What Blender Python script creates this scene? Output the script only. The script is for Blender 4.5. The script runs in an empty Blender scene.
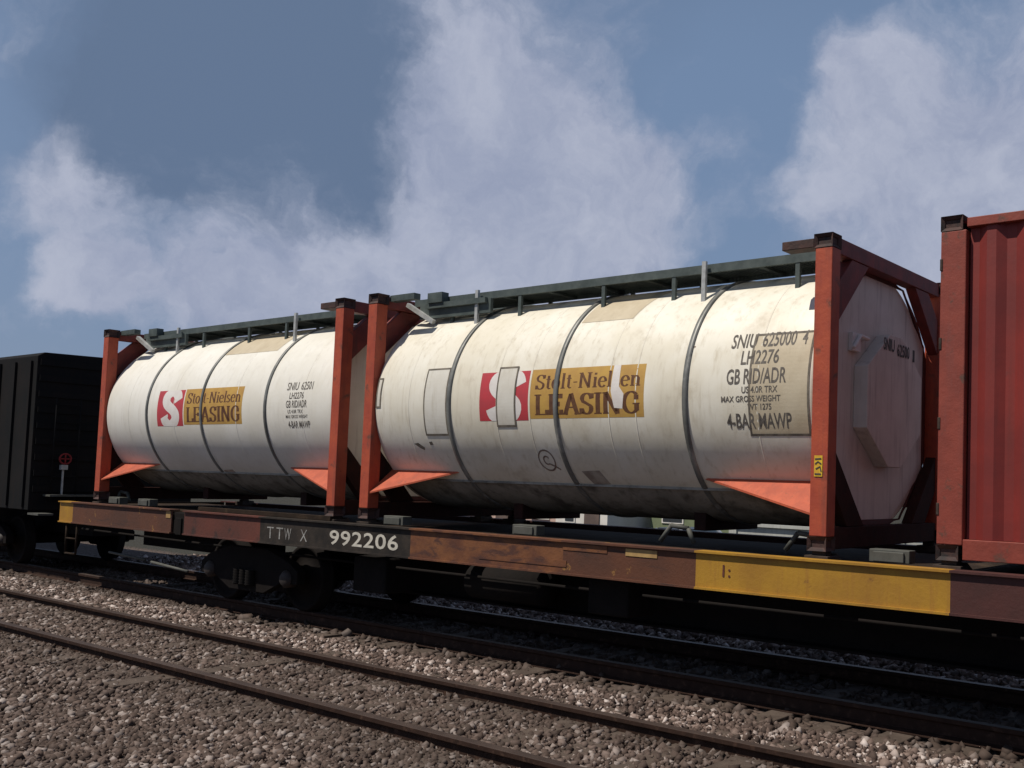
import bpy, bmesh, math, random
import numpy as np
from mathutils import Vector, Matrix
random.seed(7)
rng = np.random.default_rng(11)
SC = bpy.context.scene
COL = SC.collection

# ------------------------------------------------------------------ camera
CAM = (3.791, -7.041, 0.533)
yaw, pit, rol = 0.606, 0.057, 0.029
fw = Vector((-math.sin(yaw)*math.cos(pit), math.cos(yaw)*math.cos(pit), math.sin(pit)))
rt = fw.cross(Vector((0, 0, 1))).normalized(); up = rt.cross(fw)
r2 = math.cos(rol)*rt + math.sin(rol)*up
u2 = -math.sin(rol)*rt + math.cos(rol)*up
cd = bpy.data.cameras.new('camera'); cam = bpy.data.objects.new('camera', cd); COL.objects.link(cam)
m = Matrix.Identity(4)
for i in range(3):
    m[i][0] = r2[i]; m[i][1] = u2[i]; m[i][2] = -fw[i]; m[i][3] = CAM[i]
cam.matrix_world = m
cd.sensor_width = 36; cd.lens = 991.4*36/1024
cd.shift_x = -205.25/1024; cd.shift_y = 41.3/1024
cd.clip_start = 0.05; cd.clip_end = 6000
SC.camera = cam
SC.view_settings.view_transform = 'Standard'; SC.view_settings.look = 'None'
SC.view_settings.gamma = 1; SC.view_settings.use_curve_mapping = False
SC.view_settings.exposure = -0.2

# ------------------------------------------------------------------ sun and sky
EL, AZ = math.radians(60), math.radians(30)          # azimuth measured from -Y towards -X
sd = Vector((-math.cos(EL)*math.sin(AZ), -math.cos(EL)*math.cos(AZ), math.sin(EL)))
sl = bpy.data.lights.new('sun', 'SUN'); sl.energy = 5.0; sl.angle = math.radians(0.5); sl.color = (1, .94, .84)
so = bpy.data.objects.new('sun', sl); COL.objects.link(so)
so.rotation_euler = sd.to_track_quat('Z', 'Y').to_euler(); so.location = (-10, -20, 30)

W = bpy.data.worlds.new('World'); SC.world = W; W.use_nodes = True
nt = W.node_tree; N = nt.nodes; L = nt.links; N.clear()
def nd(nt, t, **k):
    n = nt.nodes.new(t)
    for a, b in k.items(): setattr(n, a, b)
    return n
def math_n(nt, op, a, b=None, c=None, clamp=False):
    n = nt.nodes.new('ShaderNodeMath'); n.operation = op; n.use_clamp = clamp
    for i, v in enumerate((a, b, c)):
        if v is None: continue
        if isinstance(v, (int, float)): n.inputs[i].default_value = v
        else: nt.links.new(v, n.inputs[i])
    return n.outputs[0]
sky = nd(nt, 'ShaderNodeTexSky', sky_type='NISHITA', sun_disc=False)
sky.sun_elevation = EL; sky.sun_rotation = math.pi + AZ
sky.air_density = 1.0; sky.dust_density = 1.2; sky.ozone_density = 1.5
tc = nd(nt, 'ShaderNodeTexCoord')
def noise(nt, vec, scale, detail=6, rough=.55, dist=0.0):
    n = nd(nt, 'ShaderNodeTexNoise'); n.inputs['Scale'].default_value = scale
    n.inputs['Detail'].default_value = detail; n.inputs['Roughness'].default_value = rough
    n.inputs['Distortion'].default_value = dist
    if vec is not None: nt.links.new(vec, n.inputs['Vector'])
    return n
nz = noise(nt, tc.outputs['Generated'], 5.5, 8, .55)
nzv = nd(nt, 'ShaderNodeVectorMath', operation='SUBTRACT'); L.new(nz.outputs['Color'], nzv.inputs[0]); nzv.inputs[1].default_value = (.5, .5, .5)
nzs = nd(nt, 'ShaderNodeVectorMath', operation='SCALE'); L.new(nzv.outputs[0], nzs.inputs[0]); nzs.inputs['Scale'].default_value = .24
wv = nd(nt, 'ShaderNodeVectorMath', operation='ADD'); L.new(tc.outputs['Generated'], wv.inputs[0]); L.new(nzs.outputs[0], wv.inputs[1])
def blob(d, rad, amp):
    """soft patch of cloud around a direction of the sky; rad in radians"""
    d = Vector(d).normalized()
    n = nd(nt, 'ShaderNodeVectorMath', operation='DISTANCE'); L.new(wv.outputs[0], n.inputs[0]); n.inputs[1].default_value = d
    mr = nd(nt, 'ShaderNodeMapRange', interpolation_type='SMOOTHSTEP'); L.new(n.outputs['Value'], mr.inputs['Value'])
    mr.inputs['From Min'].default_value = rad; mr.inputs['From Max'].default_value = rad*.35
    mr.inputs['To Min'].default_value = 0; mr.inputs['To Max'].default_value = amp
    return mr.outputs[0]
def total(bl):
    s = None
    for b in bl:
        o = blob(*b); s = o if s is None else math_n(nt, 'ADD', s, o)
    return s
light = total([((-.70, .66, .29), .16, .95), ((-.64, .74, .25), .14, .75), ((-.40, .87, .28), .17, .9), ((-.30, .90, .33), .2, .7),
               ((-.911, .387, .15), .055, .7), ((-.90, .35, .235), .07, .45), ((-.84, .50, .15), .14, .62), ((-.75, .63, .17), .17, .68), ((-.88, .42, .15), .09, .45), ((-.905, .37, .21), .06, .3),
               ((-.66, .60, .43), .16, .5), ((-.80, .55, .14), .2, .35), ((.6, .7, .25), .35, .7), ((.8, -.3, .2), .3, .5), ((-.5, -.8, .2), .3, .5)])
fb = noise(nt, wv.outputs[0], 7, 7, .6)
fb2 = noise(nt, wv.outputs[0], 16, 8, .65)
def sstep(v, lo, hi, to=1.0):
    e = nd(nt, 'ShaderNodeMapRange', interpolation_type='SMOOTHSTEP'); L.new(v, e.inputs['Value'])
    e.inputs['From Min'].default_value = lo; e.inputs['From Max'].default_value = hi; e.inputs['To Max'].default_value = to; return e.outputs[0]
puff = math_n(nt, 'ADD', math_n(nt, 'MULTIPLY_ADD', fb.outputs['Fac'], 1.3, -.60), math_n(nt, 'MULTIPLY_ADD', fb2.outputs['Fac'], .7, -.35))
lm = sstep(math_n(nt, 'ADD', light, math_n(nt, 'MULTIPLY', puff, .85)), .08, .92)
lcol_f = sstep(puff, -.25, .35)
dark = total([((-.83, .48, .30), .20, .85), ((-.88, .42, .36), .2, .8), ((-.78, .54, .36), .2, .7), ((-.72, .62, .45), .2, .45)])
dm = math_n(nt, 'MULTIPLY', dark, math_n(nt, 'MULTIPLY_ADD', fb.outputs['Fac'], .9, .4), clamp=True)
skm = nd(nt, 'ShaderNodeMix', data_type='RGBA', blend_type='MULTIPLY'); skm.inputs['Factor'].default_value = 1
L.new(sky.outputs[0], skm.inputs['A']); skm.inputs['B'].default_value = (1.0, .80, .72, 1)
def mixc(nt, fac, a, b):
    n = nd(nt, 'ShaderNodeMix', data_type='RGBA')
    for k, v in (('Factor', fac), ('A', a), ('B', b)):
        if isinstance(v, (int, float)): n.inputs[k].default_value = v
        elif isinstance(v, tuple): n.inputs[k].default_value = (*v, 1) if len(v) == 3 else v
        else: nt.links.new(v, n.inputs[k])
    return n.outputs['Result']
sz = nd(nt, 'ShaderNodeSeparateXYZ'); L.new(tc.outputs['Generated'], sz.inputs[0])
zen = nd(nt, 'ShaderNodeMapRange', interpolation_type='SMOOTHSTEP'); L.new(sz.outputs['Z'], zen.inputs['Value']); zen.inputs['From Min'].default_value = .38; zen.inputs['From Max'].default_value = .75
base_sky = mixc(nt, mixc(nt, zen.outputs[0], (.75, .75, .75), (.9, .9, .9)), skm.outputs['Result'], mixc(nt, zen.outputs[0], (2.05, 3.15, 5.1), (.85, 1.2, 2.0)))
c1 = mixc(nt, dm, base_sky, (1.45, 2.1, 3.35))
c2 = mixc(nt, lm, c1, mixc(nt, lcol_f, (3.4, 3.9, 5.4), (5.0, 5.4, 6.7)))
bg = nd(nt, 'ShaderNodeBackground'); bg.inputs['Strength'].default_value = 0.1
L.new(c2, bg.inputs['Color'])
wo = nd(nt, 'ShaderNodeOutputWorld'); L.new(bg.outputs[0], wo.inputs['Surface'])

# ------------------------------------------------------------------ materials
def mat(name, base, rough=.6, metal=0.0, var=None, vscale=3.0, dirt=None, dscale=2.0, dlo=.52, dhi=.7,
        spots=None, sscale=14, slo=.66, streak=None, bump=.0, bscale=30, spec=.5, dsq=(1, 1, 1)):
    m = bpy.data.materials.new(name); m.use_nodes = True
    nt = m.node_tree; b = nt.nodes['Principled BSDF']
    b.inputs['Roughness'].default_value = rough; b.inputs['Metallic'].default_value = metal
    b.inputs['Specular IOR Level'].default_value = spec
    t = nd(nt, 'ShaderNodeTexCoord'); P = t.outputs['Object']
    col = nd(nt, 'ShaderNodeRGB'); col.outputs[0].default_value = (*base, 1); c = col.outputs[0]
    def ramp(v, lo, hi):
        r = nd(nt, 'ShaderNodeMapRange', interpolation_type='SMOOTHSTEP'); nt.links.new(v, r.inputs['Value'])
        r.inputs['From Min'].default_value = lo; r.inputs['From Max'].default_value = hi; return r.outputs[0]
    if var:
        n = noise(nt, P, vscale, 5, .6); c = mixc(nt, ramp(n.outputs['Fac'], .3, .7), c, var)
    if streak:                                        # vertical run-down streaks
        mp = nd(nt, 'ShaderNodeMapping'); mp.inputs['Scale'].default_value = (9, 9, .8); nt.links.new(P, mp.inputs[0])
        n = noise(nt, mp.outputs[0], 1.6, 6, .65); c = mixc(nt, math_n(nt, 'MULTIPLY', ramp(n.outputs['Fac'], .48, .78), .7), c, streak)
    if dirt:
        mp = nd(nt, 'ShaderNodeMapping'); mp.inputs['Scale'].default_value = dsq; nt.links.new(P, mp.inputs[0])
        n = noise(nt, mp.outputs[0], dscale, 9, .62, .3); c = mixc(nt, ramp(n.outputs['Fac'], dlo, dhi), c, dirt)
    if spots:
        n = noise(nt, P, sscale, 4, .6); c = mixc(nt, ramp(n.outputs['Fac'], slo, slo+.06), c, spots)
    nt.links.new(c, b.inputs['Base Color'])
    if bump:
        n = noise(nt, P, bscale, 6, .6); bp = nd(nt, 'ShaderNodeBump'); bp.inputs['Strength'].default_value = bump; bp.inputs['Distance'].default_value = .02
        nt.links.new(n.outputs['Fac'], bp.inputs['Height']); nt.links.new(bp.outputs[0], b.inputs['Normal'])
    return m
M = {}
M['tank'] = mat('tank_white', (.83, .79, .69), .42, var=(.72, .66, .53), vscale=1.3, streak=(.54, .47, .35), dirt=(.52, .45, .34), dscale=2.2, dlo=.55, dhi=.80,
                spots=(.14, .08, .05), sscale=13, slo=.72, bump=.12, bscale=3)
M['tank2'] = mat('tank_white_clean', (.83, .80, .73), .45, var=(.74, .70, .61), vscale=1.5, streak=(.66, .62, .55), dirt=(.55, .50, .42), dscale=2.2, dlo=.66, dhi=.85,
                 spots=(.2, .12, .1), sscale=15, slo=.78, bump=.1, bscale=3)
M['endwhite'] = mat('end_cladding_white', (.74, .68, .61), .6, var=(.62, .56, .49), vscale=2, streak=(.35, .29, .26), spots=(.1, .06, .05), sscale=9, slo=.74, bump=.05)
M['panel'] = mat('patch_panel', (.70, .67, .60), .5, var=(.62, .58, .50), streak=(.52, .47, .38), bump=.06)
M['tan'] = mat('patch_tan', (.55, .47, .34), .6, var=(.47, .39, .27), vscale=4, streak=(.40, .33, .22), bump=.06)
M['seam'] = mat('seam_dark', (.09, .075, .06), .8, var=(.2, .17, .13), vscale=9)
M['strap'] = mat('strap_steel', (.26, .26, .24), .5, metal=.3, var=(.12, .12, .11), vscale=2.5, dirt=(.40, .39, .36), dscale=3)
M['orange'] = mat('frame_orange', (.44, .078, .030), .6, var=(.34, .052, .024), vscale=5, streak=(.20, .05, .03), dirt=(.14, .05, .03), dscale=6, dlo=.58, dhi=.72,
                  spots=(.08, .03, .02), sscale=22, slo=.68, bump=.15)
M['orange2'] = mat('gusset_orange', (.50, .098, .040), .65, var=(.38, .07, .03), vscale=7, streak=(.25, .06, .03), dirt=(.16, .06, .035), dscale=9, dlo=.6, dhi=.75, bump=.15)
M['casting'] = mat('casting_rusty', (.07, .03, .024), .8, var=(.035, .02, .018), vscale=12, dirt=(.02, .014, .014), dscale=12, bump=.3)
M['darkred'] = mat('frame_darkred', (.22, .035, .025), .65, var=(.13, .025, .02), vscale=5, streak=(.08, .03, .02), bump=.15)
M['darkbeam'] = mat('frame_darkbrown', (.05, .018, .014), .8, var=(.03, .015, .012), vscale=5, bump=.2, spec=.12)  # darker brown frame colour for the low beams, lower braces and saddles
M['walk'] = mat('walkway_green', (.085, .105, .098), .6, var=(.045, .06, .057), vscale=7, dirt=(.10, .11, .10), dscale=9, dlo=.6, dhi=.8, bump=.1)
M['galv'] = mat('galvanised', (.50, .51, .50), .5, metal=.2, var=(.36, .36, .35), vscale=14)
M['logo_red'] = mat('logo_red', (.52, .045, .055), .5, var=(.44, .05, .06), vscale=8)
M['logo_yellow'] = mat('logo_yellow', (.52, .31, .065), .6, var=(.43, .24, .06), vscale=6, streak=(.50, .28, .08))
M['logo_white'] = mat('logo_white', (.78, .74, .70), .5, var=(.70, .64, .60), vscale=6)
M['ink'] = mat('lettering_black', (.035, .028, .025), .7, var=(.09, .07, .06), vscale=20)
M['inkfade'] = mat('lettering_faded', (.07, .058, .05), .8, var=(.16, .14, .12), vscale=22)
M['inkbrown'] = mat('lettering_brown', (.085, .028, .012), .7, var=(.14, .06, .02), vscale=16)
M['fadebrown'] = mat('stencil_brown', (.16, .10, .075), .8, var=(.3, .23, .18), vscale=14)
M['belly'] = mat('belly_shade_skin', (.24, .23, .20), .8, var=(.34, .32, .28), vscale=2, streak=(.09, .085, .075), dirt=(.11, .10, .085), dscale=3, dlo=.45, dhi=.70, spec=.2, bump=.1)  # dark tone stands in for the shade under the tank
M['darkred2'] = mat('end_ring_brown', (.10, .025, .02), .7, var=(.06, .02, .016), vscale=5)
M['white_ink'] = mat('lettering_white', (.62, .58, .50), .7, var=(.45, .42, .36), vscale=20)
M['faint_ink'] = mat('lettering_faint', (.38, .37, .35), .8, var=(.14, .13, .12), vscale=20)
M['stickeryel'] = mat('sticker_yellow', (.75, .50, .03), .5, var=(.6, .32, .03), vscale=30)
M['redbox'] = mat('container_red', (.22, .021, .014), .6, var=(.16, .016, .012), vscale=2, streak=(.13, .02, .014), dirt=(.14, .03, .025), dscale=5, dlo=.62, dhi=.76, bump=.06)
M['redpost'] = mat('container_post_red', (.27, .048, .028), .65, var=(.20, .034, .02), vscale=4, streak=(.18, .05, .04), dirt=(.10, .045, .03), dscale=7, dlo=.58, dhi=.72, bump=.15)
M['sill_brown'] = mat('sill_brown', (.070, .026, .014), .75, var=(.11, .036, .015), vscale=1.6, dirt=(.05, .022, .015), dscale=5, spots=(.25, .12, .03), sscale=7, slo=.64, bump=.2, dsq=(.4, 1, 3))
M['sill_red'] = mat('sill_red', (.115, .028, .016), .75, var=(.075, .022, .014), vscale=2, dirt=(.035, .016, .012), dscale=5, bump=.2)
M['sill_orange'] = mat('sill_orange', (.19, .07, .022), .7, var=(.10, .032, .014), vscale=3, dirt=(.07, .025, .015), dscale=3, dlo=.48, dhi=.62, bump=.2, dsq=(1, 1, 3))
M['sill_black'] = mat('sill_black', (.025, .022, .02), .7, var=(.05, .04, .033), vscale=5, bump=.15, spec=.12)
M['sill_yellow'] = mat('sill_yellow', (.40, .21, .016), .65, var=(.30, .145, .016), vscale=2, streak=(.28, .12, .02), dirt=(.18, .08, .02), dscale=6, dlo=.62, dhi=.75, bump=.12)
M['sill_dark'] = mat('sill_maroon', (.07, .018, .014), .7, var=(.05, .015, .012), vscale=3, bump=.15)
M['tancap'] = mat('faded_reflector', (.42, .27, .10), .7, var=(.3, .18, .07), vscale=8)
M['under'] = mat('underframe_black', (.009, .008, .0075), .9, var=(.014, .011, .01), vscale=5, bump=.2, spec=.12)
M['deckgrey'] = mat('deck_grey', (.034, .022, .015), .9, var=(.02, .014, .01), vscale=4, dirt=(.06, .04, .025), dscale=5, bump=.2, spec=.12)
M['pedestal'] = mat('pedestal_dark', (.035, .028, .024), .7, var=(.07, .05, .04), vscale=8, bump=.2, spec=.12)
M['palegreen'] = mat('pedestal_pale', (.09, .09, .078), .7, var=(.06, .06, .05), vscale=8)
M['rail'] = mat('rail_rust', (.040, .022, .016), .8, var=(.028, .016, .012), vscale=9, dirt=(.07, .04, .028), dscale=14, bump=.2, spec=.12)
M['railtop'] = mat('rail_head', (.075, .052, .042), .55, metal=.3, var=(.05, .034, .028), vscale=4)
M['sleeper'] = mat('sleeper_wood', (.055, .038, .028), .9, var=(.09, .065, .05), vscale=5, bump=.5)
M['wheel'] = mat('wheel_rust', (.011, .0085, .0075), .85, var=(.008, .006, .0055), vscale=6, bump=.2, spec=.12)
M['rim'] = mat('wheel_rim_bright', (.022, .016, .014), .7, metal=.0, var=(.03, .02, .017), vscale=9)
M['boxcar'] = mat('dark_boxcar', (.008, .009, .010), .85, var=(.014, .012, .012), vscale=1.5, streak=(.018, .012, .011), bump=.08, spec=.12)
M['redsign'] = mat('red_wheel', (.26, .02, .02), .8)
M['chrome'] = mat('car_trim', (.6, .62, .65), .3, metal=.6)
M['carpaint'] = mat('car_paint', (.025, .028, .03), .25, var=(.02, .02, .025), vscale=2)
M['carpale'] = mat('car_paint_pale', (.62, .66, .72), .3, var=(.55, .60, .66), vscale=2)
M['glass'] = mat('car_glass', (.05, .07, .09), .1, spec=.8)
M['tyre'] = mat('tyre', (.02, .02, .02), .9)
M['bldpink'] = mat('wall_pink', (.62, .42, .34), .8, var=(.52, .36, .30), vscale=1.2, streak=(.42, .30, .25))
M['bldwhite'] = mat('wall_white', (.78, .74, .68), .8, var=(.66, .62, .56), vscale=1)
M['bldroof'] = mat('roof_sheet', (.16, .11, .09), .8, var=(.1, .07, .06), vscale=1)
M['bldwin'] = mat('dark_window', (.04, .045, .05), .25)
M['green'] = mat('shed_green', (.20, .23, .13), .8, var=(.15, .18, .10), vscale=2)
M['conc'] = mat('pale_concrete', (.50, .50, .46), .9, var=(.40, .40, .37), vscale=1.2, streak=(.3, .3, .28))

def ground_mat():
    m = bpy.data.materials.new('ballast_ground'); m.use_nodes = True
    nt = m.node_tree; b = nt.nodes['Principled BSDF']; b.inputs['Roughness'].default_value = .95
    t = nd(nt, 'ShaderNodeTexCoord'); P = t.outputs['Object']
    v = nd(nt, 'ShaderNodeTexVoronoi'); v.inputs['Scale'].default_value = 18; nt.links.new(P, v.inputs['Vector'])
    n = noise(nt, P, .8, 6, .6)
    sep = nd(nt, 'ShaderNodeSeparateColor'); nt.links.new(v.outputs['Color'], sep.inputs[0])
    c = mixc(nt, sep.outputs[0], (.03, .021, .017), (.12, .09, .077))
    c = mixc(nt, math_n(nt, 'MULTIPLY', n.outputs['Fac'], .7), c, (.11, .07, .05))
    sx = nd(nt, 'ShaderNodeSeparateXYZ'); nt.links.new(P, sx.inputs[0])
    def edge(lo, hi):
        e = nd(nt, 'ShaderNodeMapRange', interpolation_type='SMOOTHSTEP'); nt.links.new(math_n(nt, 'ADD', sx.outputs['Y'], math_n(nt, 'MULTIPLY', n.outputs['Fac'], .8)), e.inputs['Value'])
        e.inputs['From Min'].default_value = lo; e.inputs['From Max'].default_value = hi; return e.outputs[0]
    n2 = noise(nt, P, .35, 8, .65); soil = mixc(nt, n2.outputs['Fac'], (.018, .015, .009), (.035, .032, .018))
    c = mixc(nt, edge(4.9, 5.4), c, soil); c = mixc(nt, edge(-7.5, -8.5), c, soil)
    nt.links.new(c, b.inputs['Base Color'])
    bp = nd(nt, 'ShaderNodeBump'); bp.inputs['Strength'].default_value = 1; bp.inputs['Distance'].default_value = .05
    nt.links.new(v.outputs['Distance'], bp.inputs['Height']); bp.invert = True; nt.links.new(bp.outputs[0], b.inputs['Normal'])
    return m
M['ground'] = ground_mat()
def stone_mat():
    m = bpy.data.materials.new('ballast_stone'); m.use_nodes = True
    nt = m.node_tree; b = nt.nodes['Principled BSDF']; b.inputs['Roughness'].default_value = .85
    g = nd(nt, 'ShaderNodeNewGeometry'); r = nd(nt, 'ShaderNodeValToRGB'); nt.links.new(g.outputs['Random Per Island'], r.inputs[0])
    e = r.color_ramp.elements; e[0].color = (.038, .023, .017, 1); e[1].color = (.58, .50, .46, 1)
    x = e.new(.35); x.color = (.10, .064, .050, 1); x = e.new(.75); x.color = (.23, .165, .138, 1)
    t = nd(nt, 'ShaderNodeTexCoord'); n = noise(nt, t.outputs['Object'], 1.1, 5, .6)
    mr = nd(nt, 'ShaderNodeMapRange', interpolation_type='SMOOTHSTEP'); nt.links.new(n.outputs['Fac'], mr.inputs['Value']); mr.inputs['From Min'].default_value = .45; mr.inputs['From Max'].default_value = .68
    c = mixc(nt, math_n(nt, 'MULTIPLY', mr.outputs[0], .55), r.outputs[0], (.05, .030, .022))
    # rust and oil dropped along the rails: brown bands that follow each track
    sx = nd(nt, 'ShaderNodeSeparateXYZ'); nt.links.new(t.outputs['Object'], sx.inputs[0])
    yy = math_n(nt, 'ADD', sx.outputs['Y'], math_n(nt, 'MULTIPLY', math_n(nt, 'SUBTRACT', n.outputs['Fac'], .5), .5))
    tr = nd(nt, 'ShaderNodeValToRGB'); mr2 = nd(nt, 'ShaderNodeMapRange'); nt.links.new(yy, mr2.inputs['Value']); mr2.inputs['From Min'].default_value = -5; mr2.inputs['From Max'].default_value = 5
    nt.links.new(mr2.outputs[0], tr.inputs[0]); ee = tr.color_ramp.elements
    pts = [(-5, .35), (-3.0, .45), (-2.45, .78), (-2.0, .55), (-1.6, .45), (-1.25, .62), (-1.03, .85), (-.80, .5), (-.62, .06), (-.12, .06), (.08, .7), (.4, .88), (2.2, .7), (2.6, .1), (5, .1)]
    ee[0].position = 0; ee[0].color = (.35, .35, .35, 1); ee[1].position = 1; ee[1].color = (.1, .1, .1, 1)
    for p_, q_ in pts[1:-1]: z_ = ee.new((p_+5)/10); z_.color = (q_, q_, q_, 1)
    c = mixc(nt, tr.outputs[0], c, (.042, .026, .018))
    nt.links.new(c, b.inputs['Base Color']); return m
M['stone'] = stone_mat()

# ------------------------------------------------------------------ mesh helpers
class MB:
    """collects solids in world coordinates and links them as one mesh"""
    def __init__(s): s.v = []; s.f = []; s.m = []; s.smooth = []
    def add(s, v, f, mi=0, smooth=False):
        o = len(s.v); s.v += [tuple(p) for p in v]; s.f += [tuple(i+o for i in q) for q in f]
        s.m += [mi]*len(f); s.smooth += [smooth]*len(f); return s
    def box(s, x0, x1, y0, y1, z0, z1, mi=0):
        v = [(x, y, z) for z in (z0, z1) for y in (y0, y1) for x in (x0, x1)]
        return s.add(v, [(0, 2, 3, 1), (4, 5, 7, 6), (0, 1, 5, 4), (2, 6, 7, 3), (0, 4, 6, 2), (1, 3, 7, 5)], mi)
    def prism(s, pts, d, mi=0):
        """closed outline pts (3D) extruded along vector d"""
        n = len(pts); d = Vector(d); a = [Vector(p) for p in pts]; b = [p+d for p in a]
        return s.add(a+b, [tuple(range(n-1, -1, -1)), tuple(range(n, 2*n))]+[(i, (i+1) % n, n+(i+1) % n, n+i) for i in range(n)], mi)
    def beam(s, a, b, w, h, mi=0, upv=(0, 0, 1)):
        a, b = Vector(a), Vector(b); d = (b-a).normalized(); u = Vector(upv)
        sx = d.cross(u)
        if sx.length < 1e-4: sx = d.cross(Vector((1, 0, 0)))
        sx.normalize(); u = sx.cross(d)
        p = [a+sx*(i*w/2)+u*(j*h/2) for i, j in ((-1, -1), (1, -1), (1, 1), (-1, 1))]
        return s.prism(p, b-a, mi)
    def lathe(s, prof, axis='X', c=(0, 0, 0), n=64, mi=0, smooth=True, closed=False):
        """prof: (along, radius) about an axis through c"""
        v = []; f = []
        for t, r in prof:
            for k in range(n):
                a = 2*math.pi*k/n; q = (r*math.cos(a), r*math.sin(a))
                v.append((c[0]+t, c[1]+q[0], c[2]+q[1]) if axis == 'X' else (c[0]+q[0], c[1]+t, c[2]+q[1]) if axis == 'Y' else (c[0]+q[0], c[1]+q[1], c[2]+t))
        m_ = len(prof)
        for i in range(m_ if closed else m_-1):
            j = (i+1) % m_
            for k in range(n): f.append((i*n+k, i*n+(k+1) % n, j*n+(k+1) % n, j*n+k))
        s.add(v, f, mi, smooth)
        if not closed:
            o = len(s.v)-len(v)
            if prof[0][1] > 1e-5: s.f.append(tuple(o+k for k in range(n))); s.m.append(mi); s.smooth.append(False)
            if prof[-1][1] > 1e-5: s.f.append(tuple(o+(m_-1)*n+k for k in range(n-1, -1, -1))); s.m.append(mi); s.smooth.append(False)
        return s
    def tube(s, pts, r, n=10, mi=0):
        for a, b in zip(pts[:-1], pts[1:]):
            a, b = Vector(a), Vector(b); q = (b-a).to_track_quat('Z', 'Y'); Lh = (b-a).length
            v = [a+q @ Vector((r*math.cos(2*math.pi*k/n), r*math.sin(2*math.pi*k/n), z)) for z in (0, Lh) for k in range(n)]
            s.add(v, [(k, (k+1) % n, n+(k+1) % n, n+k) for k in range(n)]+[tuple(range(n-1, -1, -1)), tuple(range(n, 2*n))], mi, True)
        return s
BASE = {}
def link(name, me, parent, off, bevel=0):
    o = bpy.data.objects.new(name, me); COL.objects.link(o)
    if parent is not None:
        o.parent = parent; BASE[o.name] = BASE[parent.name]
    else: BASE[o.name] = Vector((0, 0, 0))
    if bevel:
        b = o.modifiers.new('bevel', 'BEVEL'); b.width = bevel; b.segments = 2; b.limit_method = 'ANGLE'
    return o
# (parts are stored relative to the base of their thing)
def _off(parent): return BASE[parent.name] if parent is not None else Vector((0, 0, 0))
def _build(s, name, mats, parent=None, bevel=0):
    me = bpy.data.meshes.new(name); off = _off(parent)
    me.from_pydata([tuple(Vector(p)-off) for p in s.v], [], s.f)
    if not isinstance(mats, (list, tuple)): mats = [mats]
    for k in mats: me.materials.append(k)
    me.polygons.foreach_set('material_index', s.m); me.polygons.foreach_set('use_smooth', s.smooth)
    bm = bmesh.new(); bm.from_mesh(me); bmesh.ops.recalc_face_normals(bm, faces=bm.faces); bm.to_mesh(me); bm.free()
    return link(name, me, parent, off, bevel)
MB.build = _build
def thing(name, label, cat, loc, group=None):
    o = bpy.data.objects.new(name, None); COL.objects.link(o); o.location = loc; o.empty_display_size = .3
    o['label'] = label; o['category'] = cat
    if group: o['group'] = group
    BASE[o.name] = Vector(loc); return o
def tag(o, label=None, cat=None, group=None, kind=None):
    for k, v in (('label', label), ('category', cat), ('group', group), ('kind', kind)):
        if v: o[k] = v
    return o
def smooth_angle(o):
    for p in o.data.polygons: p.use_smooth = True

# ------------------------------------------------------------------ flat artwork: text and outlines in (x, z), later wrapped
def text_flat(s, height, width=None, bold=0.0, spacing=1.0):
    """(verts2d, faces) of a line of lettering whose capitals are `height` tall, squeezed to `width`"""
    cu = bpy.data.curves.new('tmp', 'FONT'); cu.body = s; cu.size = 1; cu.offset = bold; cu.space_character = spacing; cu.resolution_u = 3
    ob = bpy.data.objects.new('tmp', cu); COL.objects.link(ob)
    dg = bpy.context.evaluated_depsgraph_get(); dg.update()
    me = bpy.data.meshes.new_from_object(ob.evaluated_get(dg))
    v = [(p.co.x, p.co.y) for p in me.vertices]; f = [tuple(p.vertices) for p in me.polygons]
    bpy.data.objects.remove(ob); bpy.data.curves.remove(cu); bpy.data.meshes.remove(me)
    x0 = min(p[0] for p in v); x1 = max(p[0] for p in v)
    sy = height/.70; sx = (width/(x1-x0)) if width else sy
    return [((p[0]-x0)*sx, p[1]*sy) for p in v], f
def poly_flat(pts): return pts, [tuple(range(len(pts)))]
def rect_flat(x0, x1, z0, z1): return [(x0, z0), (x1, z0), (x1, z1), (x0, z1)], [(0, 1, 2, 3)]
def ring_flat(x0, x1, z0, z1, w):
    a = [(x0, z0), (x1, z0), (x1, z1), (x0, z1)]; b = [(x0+w, z0+w), (x1-w, z0+w), (x1-w, z1-w), (x0+w, z1-w)]
    return a+b, [(i, (i+1) % 4, 4+(i+1) % 4, 4+i) for i in range(4)]
def strokes_flat(lines, thick, thin):
    """pen strokes: width depends on the direction (thick uprights, thin bars) -> serif lettering"""
    V = []; F = []
    for ln in lines:
        n = len(ln); base = len(V)
        for i, (x, y) in enumerate(ln):
            a = ln[max(i-1, 0)]; b = ln[min(i+1, n-1)]; dx, dy = b[0]-a[0], b[1]-a[1]; l = math.hypot(dx, dy) or 1
            t = thin+(thick-thin)*(abs(dy)/l)**1.3; nx, ny = -dy/l*t/2, dx/l*t/2
            V += [(x+nx, y+ny), (x-nx, y-ny)]
        F += [(base+2*i, base+2*i+1, base+2*i+3, base+2*i+2) for i in range(n-1)]
    return V, F
def arc(cx, cy, rx, ry, a0, a1, n=10): return [(cx+rx*math.cos(math.radians(a0+(a1-a0)*i/n)), cy+ry*math.sin(math.radians(a0+(a1-a0)*i/n))) for i in range(n+1)]
def srf(x, y, w=.16): return [(x-w, y), (x+w, y)]
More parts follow.
